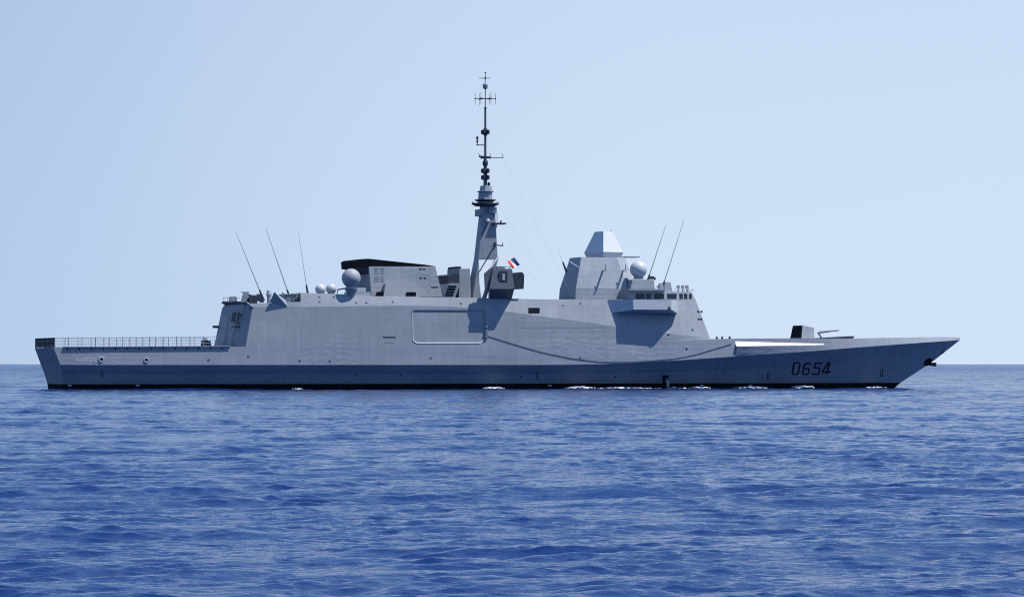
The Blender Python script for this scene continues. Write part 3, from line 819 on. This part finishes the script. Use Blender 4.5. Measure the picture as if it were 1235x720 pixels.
# ---- boat bay frame, openings and small marks on the ship's side
fm = MB()
plate(fm, [(496.8, 373.6), (497.9, 373.6), (498.8, 411), (497.7, 411)], .06)
plate(fm, [(497.7, 411), (498.8, 411), (503.3, 413.1), (502.6, 414.0)], .06)
plate(fm, [(502.6, 414.0), (503.3, 413.1), (579, 412.9), (579.8, 413.8)], .06)
plate(fm, [(579.8, 413.8), (579, 412.9), (584.2, 409), (585.0, 409.5)], .05)
fm.build('bay_frame', M['frame'], superstructure)
m = MB(); plate(m, rect(584.3, 375, 585.4, 409), .08); plate(m, rect(497, 372.9, 585.4, 374.0), .02); m.build('bay_edge_shade', M['mast'], superstructure)  # darker paint along head and fore edge, standing in for the recess's shadow
m = MB(); plate(m, rect(637.3, 371.4, 650.8, 377.6), .07); m.build('mooring_port', M['black'], superstructure)
for q, mt in ((rect(462, 406, 477, 407.6), 'dark'), (rect(464, 412.6, 475, 413.4), 'mast'), (rect(628, 383, 635, 383.6), 'mast'), (rect(628, 388, 634, 388.6), 'mast'),
              (rect(628, 395, 737, 395.6), 'mast'), (rect(560, 429.6, 600, 430.1), 'grey'), (rect(364, 386, 364.5, 424), 'grey'), (rect(456, 371, 456.6, 436), 'grey')):
    m = MB()
    nseg = max(1, int((q[1][0] - q[0][0]) / 14))
    for k in range(nseg):
        x0 = q[0][0] + (q[1][0] - q[0][0]) * k / nseg; x1 = q[0][0] + (q[1][0] - q[0][0]) * (k + 1) / nseg
        plate(m, rect(x0, q[0][1], x1, q[2][1]), .015)
    m.build('vent_slot' if mt == 'dark' else 'seam_strip', M[mt], superstructure if q[2][1] < 414 else hull)
for px, py, r in ((122.3, 433.5, 2.5), (176.5, 434.2, 2.4)):
    c = Vector(on_side(px, py, .0)); m = MB()
    rr_ = r * .1236
    k = 14
    for a in range(k):
        t0, t1 = 2 * math.pi * a / k, 2 * math.pi * (a + 1) / k
        m.tube((c.x + rr_ * math.cos(t0), c.y + .05, c.z + rr_ * math.sin(t0)), (c.x + rr_ * math.cos(t1), c.y + .05, c.z + rr_ * math.sin(t1)), .10, n=6)
    fl = m.build('fairlead', M['frame'], hull)
    m = MB(); m.tube((c.x, c.y - .1, c.z), (c.x, c.y + .04, c.z), rr_ * .96, n=14); m.build('fairlead_opening', M['black'], hull)
for px, py in ((806, 404), (828, 421), (628, 453.5), (742, 453.8), (483, 452), (430, 451)):
    c = on_side(px, py, 0); m = MB(); m.tube((c[0], c[1] - .1, c[2]), (c[0], c[1] + .03, c[2]), .15, n=10); m.build('scuttle', M['black'], hull)
m = MB(); plate(m, rect(871, 446, 877, 451), .02); m.build('sea_door', M['mast'], hull)
for px, py in ((123, 450), (648, 452), (927, 452), (1063, 449)):
    m = MB(); plate(m, rect(px - 1.5, py - 3.5, px - .9, py + 4), .015); plate(m, rect(px + .9, py - 4.5, px + 1.5, py + 4), .015); plate(m, rect(px - 1.5, py + 4, px + 1.5, py + 4.7), .015)
    m.build('draught_mark', M['num'], hull)
m = MB(); plate(m, rect(799.4, 452.4, 805.6, 454.6), .25); plate(m, rect(799.4, 454.6, 802.2, 462.6), .12); m.build('pilot_hatch', M['black'], hull)
m = MB(); plate(m, rect(803.4, 459.6, 806.6, 466), .22); m.build('pilot_ladder', M['light'], hull)
for px in (84, 166, 663, 846, 905): 
    m = MB(); c = on_side(px, 464.8, 0); m.box((c[0], c[1], c[2]), (.5, .2, .18)); m.build('hull_anode', M['frame'], hull)
for px, py in ((842, 376), (846, 376), (842.5, 385), (845.5, 385)):
    m = MB(); c = on_side(px, py, 0); m.box((c[0], c[1], c[2]), (.3, .14, .3)); m.build('deck_lamp', M['dark'], superstructure)
for px, py in ((385, 358), (403, 358), (429.6, 365), (442, 365), (474, 364), (700, 366), (679, 368.5), (385.5, 364), (556, 366), (520, 431), (300, 429), (362, 434), (398, 434.5), (700, 431), (252, 433)):
    m = MB(); c = on_side(px, py, 0); m.box((c[0], c[1], c[2]), (.26, .16, .22)); m.build('side_lamp', M['mast'], superstructure if py < 410 else hull)
# hull number, stroke lettering: D654
def P(x, y): return (940 + x * .0648, 425 + y * .0648)
glyphs = [[(275, 195), (362, 195), (382, 222), (352, 385), (332, 405), (242, 405), (275, 195)],
          [(582, 208), (505, 200), (470, 222), (432, 385), (447, 405), (520, 405), (538, 390), (552, 308), (540, 298), (455, 300)],
          [(792, 200), (672, 200), (650, 285), (742, 285), (752, 300), (732, 388), (715, 404), (612, 400)],
          [(880, 405), (935, 195), (905, 200), (800, 362), (945, 362)]]
nm = MB()
for g in glyphs:
    for (x0, y0), (x1, y1) in zip(g[:-1], g[1:]):
        a, b_ = Vector((x0, y0)), Vector((x1, y1)); d = (b_ - a).normalized(); nn = Vector((-d.y, d.x)) * 14; a = a - d * 10; b_ = b_ + d * 10
        plate(nm, [P(*(a + nn)), P(*(b_ + nn)), P(*(b_ - nn)), P(*(a - nn))], .012)
nm.build('hull_number', M['num'], hull)
# ship's name near the stern
fc = bpy.data.curves.new('name_text', 'FONT'); fc.body = 'AUVERGNE'; fc.size = 1.0; fc.resolution_u = 2
to = bpy.data.objects.new('name_text', fc); col.objects.link(to)
me = bpy.data.meshes.new_from_object(to.evaluated_get(bpy.context.evaluated_depsgraph_get()))
bpy.data.objects.remove(to)
xs = [v.co.x for v in me.vertices]; ys = [v.co.y for v in me.vertices]
x0, x1, y0, y1 = min(xs), max(xs), min(ys), max(ys)
for v in me.vertices:
    p = on_side(91.5 + (v.co.x - x0) / (x1 - x0) * 24.5, 435.9 - (v.co.y - y0) / (y1 - y0) * 4.3, .02)
    v.co = (p[0], -p[1], p[2])
me.materials.append(M['lettering'])
no = bpy.data.objects.new('ship_name', me); col.objects.link(no); no.parent = hull

# rope swagged along the side
rp = hermite([(586.6, 404.6), (620, 415), (650, 423.6), (680, 430.2), (720, 435.8), (745, 436.6), (790, 434.6), (830, 429.6), (860, 421.4), (884, 414.2)])
m = MB(); m.path([on_side(586.6 + k * 5.0, rp(586.6 + k * 5.0), .05) for k in range(60)], .032, 6); m.build('boat_rope', M['rope'], ship)
m = MB(); p = on_side(586.6, 401, .1)
for py in (393, 400, 405): m.box(on_side(586.6, py, .1), (.35, .3, .5))
m.tube(on_side(586.6, 392, .12), on_side(586.6, 406, .12), .06); m.build('rope_cleat', M['mast'], ship)

# ---- flight deck edge, railings, stern screen
fd_s0 = ST(76, 8.3); fd_s1 = ST(277, 9.3)
ce = MB()
ks = [fd_s0 + (fd_s1 - fd_s0) * k / 12 for k in range(13)]
for sg in (1, -1):
    for a, c in zip(ks[:-1], ks[1:]):
        q = lambda s, o, z: (s, (bD(s) + o) * sg, zD(s) + z)
        ce.prism([q(a, -.3, .01), q(c, -.3, .01), q(c, .24, -.02), q(a, .24, -.02)], [q(a, -.3, .12), q(c, -.3, .12), q(c, .24, .09), q(a, .24, .09)])
edge = ce.build('deck_edge_net', M['mast'], ship)
for k in range(14):
    s = fd_s0 + (fd_s1 - fd_s0) * (k + .3) / 14
    tri = lambda q: [(q, bD(s) - .05, zD(s) - .1), (q, bD(s) + .2, zD(s) - .02), (q, bD(s), zD(s) - .6)]
    MB().prism(tri(s), tri(s + .12)).build('bracket', M['dark'], edge)
def railing(sg, px0, px1, name):
    s0, s1 = ST(px0, 8.4 * sg), ST(px1, 9.2 * sg)
    b_of = lambda s: sg * (bD(s) - .03)
    H = 1.28
    m = MB(); K = 10
    ss = [s0 + (s1 - s0) * k / K for k in range(K + 1)]
    for h, r in ((H, .045), (.86, .025), (.43, .025)):
        m.path([(s, b_of(s), zD(s) + .1 + h) for s in ss], r, 5)
    N = int((s1 - s0) / .30)
    for k in range(N):
        s = s0 + (s1 - s0) * k / N
        m.tube((s, b_of(s), zD(s) + .1), (s, b_of(s), zD(s) + .1 + H), .014, n=3)
    rl = m.build(name, M['wire'], ship)
    npost = int((s1 - s0) / 1.93) + 1
    for k in range(npost):
        s = s0 + (s1 - s0) * k / (npost - 1)
        MB().tube((s, b_of(s), zD(s) + .08), (s, b_of(s), zD(s) + .16 + H), .06, n=6).build('post', M['mast'], rl)
    return rl
railing(1, 66, 261, 'deck_railing'); railing(-1, 47, 250, 'deck_railing')
m = MB()
for k in range(44):
    b0 = -8.2 + 16.4 * k / 43
    m.box((STERN + .12, b0, zD(STERN) + .70), (.05, .20, 1.2))
for h in (.1, .72, 1.34): m.box((STERN + .12, 0, zD(STERN) + h), (.12, 16.9, .1))
scr = m.build('stern_screen', M['dark'], ship)
for b0 in (-8.4, -4.2, 0, 4.2, 8.3): MB().tube((STERN + .12, b0, zD(STERN)), (STERN + .12, b0, zD(STERN) + 1.42), .08, n=6).build('post', M['dark'], scr)

# ---- whip aerials
def whip(p0, p1, b, r=.085):
    base, tip = ship_pt(*p0, b), ship_pt(*p1, b)
    w = MB().tube(base, tip, r, r * .35, n=6).build('whip_aerial', M['mast'], ship)
    v = (Vector(tip) - Vector(base)).normalized()
    MB().tube(tuple(Vector(base) - v * .9), tuple(Vector(base) + v * .8), .20, .12, n=8).build('insulator_base', M['dark'], w)
whip((315.5, 356), (284, 279), 6.5); whip((348.5, 356), (321, 277), 6.5); whip((370.5, 350), (359.5, 279), -6.5, .05)
whip((781.5, 337), (803, 272), 5.0); whip((799.5, 345), (825, 265), 5.0, .08)
m = MB(); m.tube((ship_pt(786, 336, 4.5)[0] + .5, 4.5, zh), (ship_pt(786, 336, 4.5)[0] + .5, 4.5, zh + .35), .15); c = ship_pt(785.5, 335, 4.5); m.box(c, (.8, .5, .45)); m.build('searchlight', M['dark'], ship)
whip((681, 322), (672, 299), 2.0, .03)

# halyards
m = MB()
for p, q in (((604, 268, 1.0), (632, 336, 2.6)), ((606.5, 192, 0), (690, 357, 4.0)), ((606, 297, 1.0), (668, 361, 6.0)), ((601, 247, 1.0), (675, 361, 6.0))):
    m.tube(ship_pt(*p), ship_pt(*q), .010, n=4)
m.build('halyard', M['wire'], ship)

# ---- forecastle: missile housing and gun
sh = MB()
zfd = lambda px: HT(px, 408.6, 4)
def bl(pairs): return [(ST(px, b), b, HT(px, py, 2.2)) for px, py, b in pairs]
sh.loft_sym([bl([(966.5, 409.5, 2.6), (982, 409.5, 2.6)]), bl([(968, 392.3, 1.9), (982, 395.2, 1.9)])])
hs = sh.build('missile_housing', M['super'], ship)
m = MB()
a = lambda px, py, b: (ST(px, 2.2) - .06, b, HT(px, py, 2.2))
m.prism([a(966.4, 409.3, 2.5), a(966.4, 409.3, -2.5), a(968, 392.5, -1.85), a(968, 392.5, 1.85)], [(lambda p: (p[0] - .04, p[1], p[2]))(a(x, y, b)) for x, y, b in ((966.4, 409.3, 2.5), (966.4, 409.3, -2.5), (968, 392.5, -1.85), (968, 392.5, 1.85))])
m.build('blast_door', M['black'], hs)
gn = MB()
q = [(989.5, 409.5), (989.5, 407.6), (1003, 406.8), (1031, 405.2), (1027.5, 409.5)]
gn.prism([ship_pt(x, y, 1.4) for x, y in q], [(lambda p: (p[0], -1.4, p[2]))(ship_pt(x, y, 1.4)) for x, y in q])
gun = gn.build('deck_gun', M['dark'], ship)
m = MB(); m.tube(ship_pt(989, 400.6, 0), ship_pt(1000, 399.4, 0), .2, .16); m.tube(ship_pt(1000, 399.4, 0), ship_pt(1012, 398.3, 0), .14, .1); m.build('barrel', M['mast'], gun)
m = MB(); m.tube(ship_pt(986.5, 401, 0), ship_pt(991, 407.5, 0), .14); m.tube(ship_pt(986, 401.6, 0), ship_pt(993, 400, 0), .13); m.build('mount', M['mast'], gun)
for px in (865, 871.5, 880.5):
    m = MB(); p = ship_pt(px, 409.3, 7.6); m.lathe((p[0], 7.4, zD(p[0])), [(.15, 0), (.15, .26), (.2, .28), (.2, .34)], 10); m.build('bollard', M['dark'], ship)

# ---- anchor at the stem
an = MB()
q = [(1114.6, 437.5), (1116, 433.8), (1121, 431.6), (1124, 432.6), (1123.4, 437), (1123.4, 441.8), (1120.5, 440.6), (1116.5, 441.6)]
an.prism([ship_pt(x, y, .55) for x, y in q], [ship_pt(x, y, -.55) for x, y in q])
q = [(1122.8, 437.2), (1129.4, 437.2), (1129.4, 441.8), (1124, 441.8)]
an.prism([ship_pt(x, y, .9) for x, y in q], [ship_pt(x, y, -.9) for x, y in q])
anchor = an.build('anchor', M['black'], ship)
m = MB(); m.tube(ship_pt(1122, 433, 0), ship_pt(1131, 426, 0), .16); m.build('shank', M['black'], anchor)
m = MB(); q = [(1130.5, 426.8), (1137.6, 426.6), (1139.5, 422), (1131, 424)]
m.prism([ship_pt(x, y, .25) for x, y in q], [ship_pt(x, y, -.25) for x, y in q]); m.build('hawse_fitting', M['dark'], ship)

# ---- loose gear on the flight deck (stands on the deck: its own thing)
def world_pt(p):
    w = Matrix.Translation((0, DIST, 0)) @ Matrix.Rotation(YAW, 4, 'Z') @ Vector((p[0], -p[1], p[2]))
    return w
tr = bpy.data.objects.new('handling_tractor', None); col.objects.link(tr)
c = ship_pt(248.5, 416, 3.0); zdk = zD(c[0])
tr.location = world_pt((c[0], 3.0, zdk)); tr.rotation_euler = (0, 0, YAW)
tag(tr, 'small dark low tractor parked on the flight deck before the hangar', 'deck tractor')
m = MB(); m.prism([(-.65, .5, .25), (.65, .5, .25), (.65, -.5, .25), (-.65, -.5, .25)], [(-.6, .45, .95), (.2, .45, .95), (.2, -.45, .95), (-.6, -.45, .95)]); m.box((.45, 0, .62), (.35, .9, .55)); m.build('body', M['black'], tr)
for x in (-.42, .42):
    for y in (-.5, .5): MB().tube((x, y - .1, .26), (x, y + .1, .26), .26, n=14).build('wheel', M['black'], tr)
m = MB(); m.box((-.1, 0, 1.08), (.4, .5, .22)); m.build('seat', M['rust'], tr)

# ---- tricolour on its halyard (hangs from the ship: its own thing)
fl = bpy.data.objects.new('flag', None); col.objects.link(fl)
cor = {'bt': (620.4, 310.4), 'bb': (627.2, 319.4), 'rt': (611.6, 315.2), 'rb': (618.2, 324.0)}
org = world_pt(ship_pt(624, 314, 2.0)); fl.location = org
tag(fl, 'blue white and red tricolour flag flying aslant from a halyard above the sensor cabin', 'flag')
fcols = [simple('flag_blue', (.012, .018, .11), .8, var=.05), simple('flag_white', (.78, .78, .8), .8, var=.03), simple('flag_red', (.62, .06, .05), .8, var=.05)]
m = MB(); NX, NY = 18, 8
g = []
for i in range(NX + 1):
    rowp = []
    for j in range(NY + 1):
        a, b_ = i / NX, j / NY
        x = (cor['bt'][0] * (1 - a) + cor['rt'][0] * a) * (1 - b_) + (cor['bb'][0] * (1 - a) + cor['rb'][0] * a) * b_
        y = (cor['bt'][1] * (1 - a) + cor['rt'][1] * a) * (1 - b_) + (cor['bb'][1] * (1 - a) + cor['rb'][1] * a) * b_
        p = world_pt(ship_pt(x, y, 1.8 + .6 * b_ + .16 * math.sin(a * 8 + b_ * 1.6) * (.3 + a))) - org
        rowp.append((p.x, -p.y, p.z))
    g.append(rowp)
for i in range(NX):
    for j in range(NY):
        m.face([g[i][j], g[i + 1][j], g[i + 1][j + 1], g[i][j + 1]], min(2, i * 3 // NX))
m.build('cloth', fcols, fl, smooth=True)

# ------------------------------------------------------------------ the sea
rng = np.random.default_rng(11)
rows_y = [-30000.0, -6000.0, -1200.0, -200.0, -20.0, 20.0, 40.0]
y = 46.0
while y < 1000:
    rows_y.append(y); y += 0.052 * (y / 60.0) ** 1.3
while y < 4500:
    rows_y.append(y); y += 2.4 * (y / 1000.0) ** .7
while y < 60000:
    rows_y.append(y); y *= 1.04
rows_y.append(90000.0)
Y = np.array(rows_y)
NC = 820
u = np.linspace(-1, 1, NC)
ext = np.array([1.06, 1.2, 1.6, 3, 8, 30, 120, 800])
uu = np.concatenate([-ext[::-1], u, ext])
half = np.abs(Y) * 0.165 + 9.0
X = uu[None, :] * half[:, None]
YY = np.repeat(Y[:, None], len(uu), 1)
dx = half * 2 / NC
dy = np.gradient(Y)
grid = np.maximum(dx, dy * 0.6)[:, None]
H = np.zeros_like(X); DXo = np.zeros_like(X); DYo = np.zeros_like(X)
core = (np.abs(uu) <= 1.0)[None, :]
NW = 112
lam = np.exp(np.linspace(math.log(0.19), math.log(34.0), NW)) * rng.uniform(.93, 1.07, NW)
WIND = R(-76)
envs = {}
def packet(l):
    """wave groups: each octave of wavelengths comes in a few short-lived packets, steep inside, flat between"""
    o = int(round(math.log2(l) * 1.0)); key = (o, int(rng.integers(0, 3)))
    if key not in envs:
        L0 = 2.0 ** o
        e = np.ones_like(X)
        for dl, da in ((5.0, 0.15), (9.0, math.pi / 2)):
            kk = 2 * math.pi / (L0 * dl * rng.uniform(.8, 1.25)); t0 = WIND + da + rng.normal(0, .35)
            ph0 = kk * (math.cos(t0) * X + math.sin(t0) * YY) + rng.uniform(0, 6.28)
            ph0 = ph0 + 1.3 * np.sin(ph0 * .37 + rng.uniform(0, 6.28) + kk * .5 * X)
            e = e * (.5 + .5 * np.sin(ph0)) ** 1.4
        envs[key] = (.22 + 2.9 * e).astype(np.float32)
    return envs[key]
for i in range(NW):
    l = lam[i]
    spread = R(38) if l < 1 else (R(28) if l < 4 else R(22))
    th = WIND + rng.normal(0, 1) * spread
    k = 2 * math.pi / l
    slope = 0.0265 if l < 1.3 else 0.0265 * (1.3 / l) ** .56
    a = slope / k
    w = np.clip((l / (2.4 * grid[:, 0]) - 0.8) / 1.0, 0, 1)
    live = np.nonzero(w > 0)[0]
    pk = packet(l)
    ph0 = rng.uniform(0, 2 * math.pi)
    if len(live) == 0: continue
    r_ = slice(live[0], live[-1] + 1)
    ph = (k * (math.cos(th) * X[r_] + math.sin(th) * YY[r_]) + ph0)
    aw = a * w[r_, None] * core * pk[r_]
    H[r_] += aw * np.sin(ph)
    ch = 0.8 if l < 3 else 0.5
    cs = aw * np.cos(ph) * ch
    DXo[r_] += math.cos(th) * cs; DYo[r_] += math.sin(th) * cs
V = np.stack([X + DXo, YY + DYo, H], -1).reshape(-1, 3)
nr, nc = X.shape
idx = np.arange(nr * nc).reshape(nr, nc)
F = np.stack([idx[:-1, :-1], idx[:-1, 1:], idx[1:, 1:], idx[1:, :-1]], -1).reshape(-1, 4)
sm = bpy.data.meshes.new('sea')
sm.vertices.add(len(V)); sm.vertices.foreach_set('co', V.ravel().astype(np.float32))
sm.loops.add(F.size); sm.loops.foreach_set('vertex_index', F.ravel().astype(np.int32))
sm.polygons.add(len(F)); sm.polygons.foreach_set('loop_start', (np.arange(len(F)) * 4).astype(np.int32))
sm.polygons.foreach_set('loop_total', np.full(len(F), 4, np.int32))
sm.polygons.foreach_set('use_smooth', np.ones(len(F), bool))
sm.update(); sm.validate()
sea = bpy.data.objects.new('sea', sm); col.objects.link(sea)
sea.location.z = -0.14
tag(sea, kind='structure')
mw, t, p = new_mat('sea_water')
L = t.links.new
p.inputs['Base Color'].default_value = (0.004, 0.020, 0.094, 1)
p.inputs['Roughness'].default_value = 0.10
p.inputs['IOR'].default_value = 1.333
tc = t.nodes.new('ShaderNodeTexCoord')
def ripple(scale, sx, rot, det):
    mp = t.nodes.new('ShaderNodeMapping'); mp.inputs['Scale'].default_value = (sx, 1, 1); mp.inputs['Rotation'].default_value = (0, 0, rot)
    L(tc.outputs['Object'], mp.inputs['Vector'])
    n_ = t.nodes.new('ShaderNodeTexNoise'); n_.inputs['Scale'].default_value = scale; n_.inputs['Detail'].default_value = det; n_.inputs['Roughness'].default_value = .6
    L(mp.outputs[0], n_.inputs['Vector']); return n_
n1, n2 = ripple(1.7, .62, .25, 7), ripple(9.0, .7, -.4, 4)
ad = t.nodes.new('ShaderNodeMath'); ad.operation = 'MULTIPLY_ADD'; ad.inputs[1].default_value = .22
L(n2.outputs['Fac'], ad.inputs[0]); L(n1.outputs['Fac'], ad.inputs[2])
bp = t.nodes.new('ShaderNodeBump'); bp.inputs['Strength'].default_value = 1.0; bp.inputs['Distance'].default_value = .085
L(ad.outputs[0], bp.inputs['Height'])
# chop too far off for the mesh to carry
n3 = ripple(.32, .55, .1, 5)
sx_ = t.nodes.new('ShaderNodeSeparateXYZ'); L(tc.outputs['Object'], sx_.inputs[0])
mr_ = t.nodes.new('ShaderNodeMapRange'); L(sx_.outputs['Y'], mr_.inputs['Value'])
mr_.inputs['From Min'].default_value = 250; mr_.inputs['From Max'].default_value = 1200; mr_.inputs['To Max'].default_value = 1.0
mh_ = t.nodes.new('ShaderNodeMath'); mh_.operation = 'MULTIPLY'; L(n3.outputs['Fac'], mh_.inputs[0]); L(mr_.outputs[0], mh_.inputs[1])
bp2 = t.nodes.new('ShaderNodeBump'); bp2.inputs['Strength'].default_value = 1.0; bp2.inputs['Distance'].default_value = 1.1
L(mh_.outputs[0], bp2.inputs['Height']); L(bp.outputs[0], bp2.inputs['Normal']); L(bp2.outputs[0], p.inputs['Normal'])
mr2 = t.nodes.new('ShaderNodeMapRange'); L(sx_.outputs['Y'], mr2.inputs['Value'])      # unresolved ripples: rougher
mr2.inputs['From Min'].default_value = 150; mr2.inputs['From Max'].default_value = 2500
mr2.inputs['To Min'].default_value = .06; mr2.inputs['To Max'].default_value = .20
L(mr2.outputs[0], p.inputs['Roughness'])
sm.materials.append(mw)

# ------------------------------------------------------------------ foam along the waterline
fo = MB()
fr = random.Random(3)
for px0, px1, py, dens, hh in ((582, 606, 469.3, 60, .22), (682, 716, 468.8, 110, .30), (716, 790, 467.6, 60, .13), (836, 860, 467.0, 50, .18), (893, 934, 467.4, 70, .17), (968, 992, 466.4, 80, .34), (1060, 1085, 467.5, 12, .10), (352, 366, 469.5, 8, .08), (790, 836, 467.5, 10, .08)):
    for k in range(dens * 2):
        px = fr.uniform(px0, px1); a = (px - px0) / (px1 - px0)
        env = math.sin(math.pi * min(max(a, .05), .95)) ** .6
        s = ST(px, 9); 
        w = max(0.0, (s - 22) / (BOW - 22))
        b0 = bW(min(BOW, s + 9 * w * w)) + fr.uniform(.1, 2.6)
        r = fr.uniform(.05, .24) * env
        c = (s, b0, fr.uniform(-.05, hh) * .8 * env + .02)
        n0 = len(fo.v)
        fo.lathe(c, [(r * .5, -r * .25), (r * fr.uniform(.9, 1.5), 0), (r * fr.uniform(.5, .9), r * .4), (.01, r * fr.uniform(.3, .6))], 7)
        for q in range(n0, len(fo.v)):
            v = fo.v[q]; fo.v[q] = (c[0] + (v[0] - c[0]) * 1.8 + fr.uniform(-.05, .05), v[1] + fr.uniform(-.05, .05), v[2] + fr.uniform(-.03, .03))
foam = fo.build('sea_foam', simple('foam_white', (.8, .82, .85), .9, var=.05), None, smooth=True, merge=False)
foam.location = (0, DIST, 0); foam.rotation_euler = (0, 0, YAW)
tag(foam, 'white foam breaking along the black waterline of the frigate', 'foam', kind='stuff')
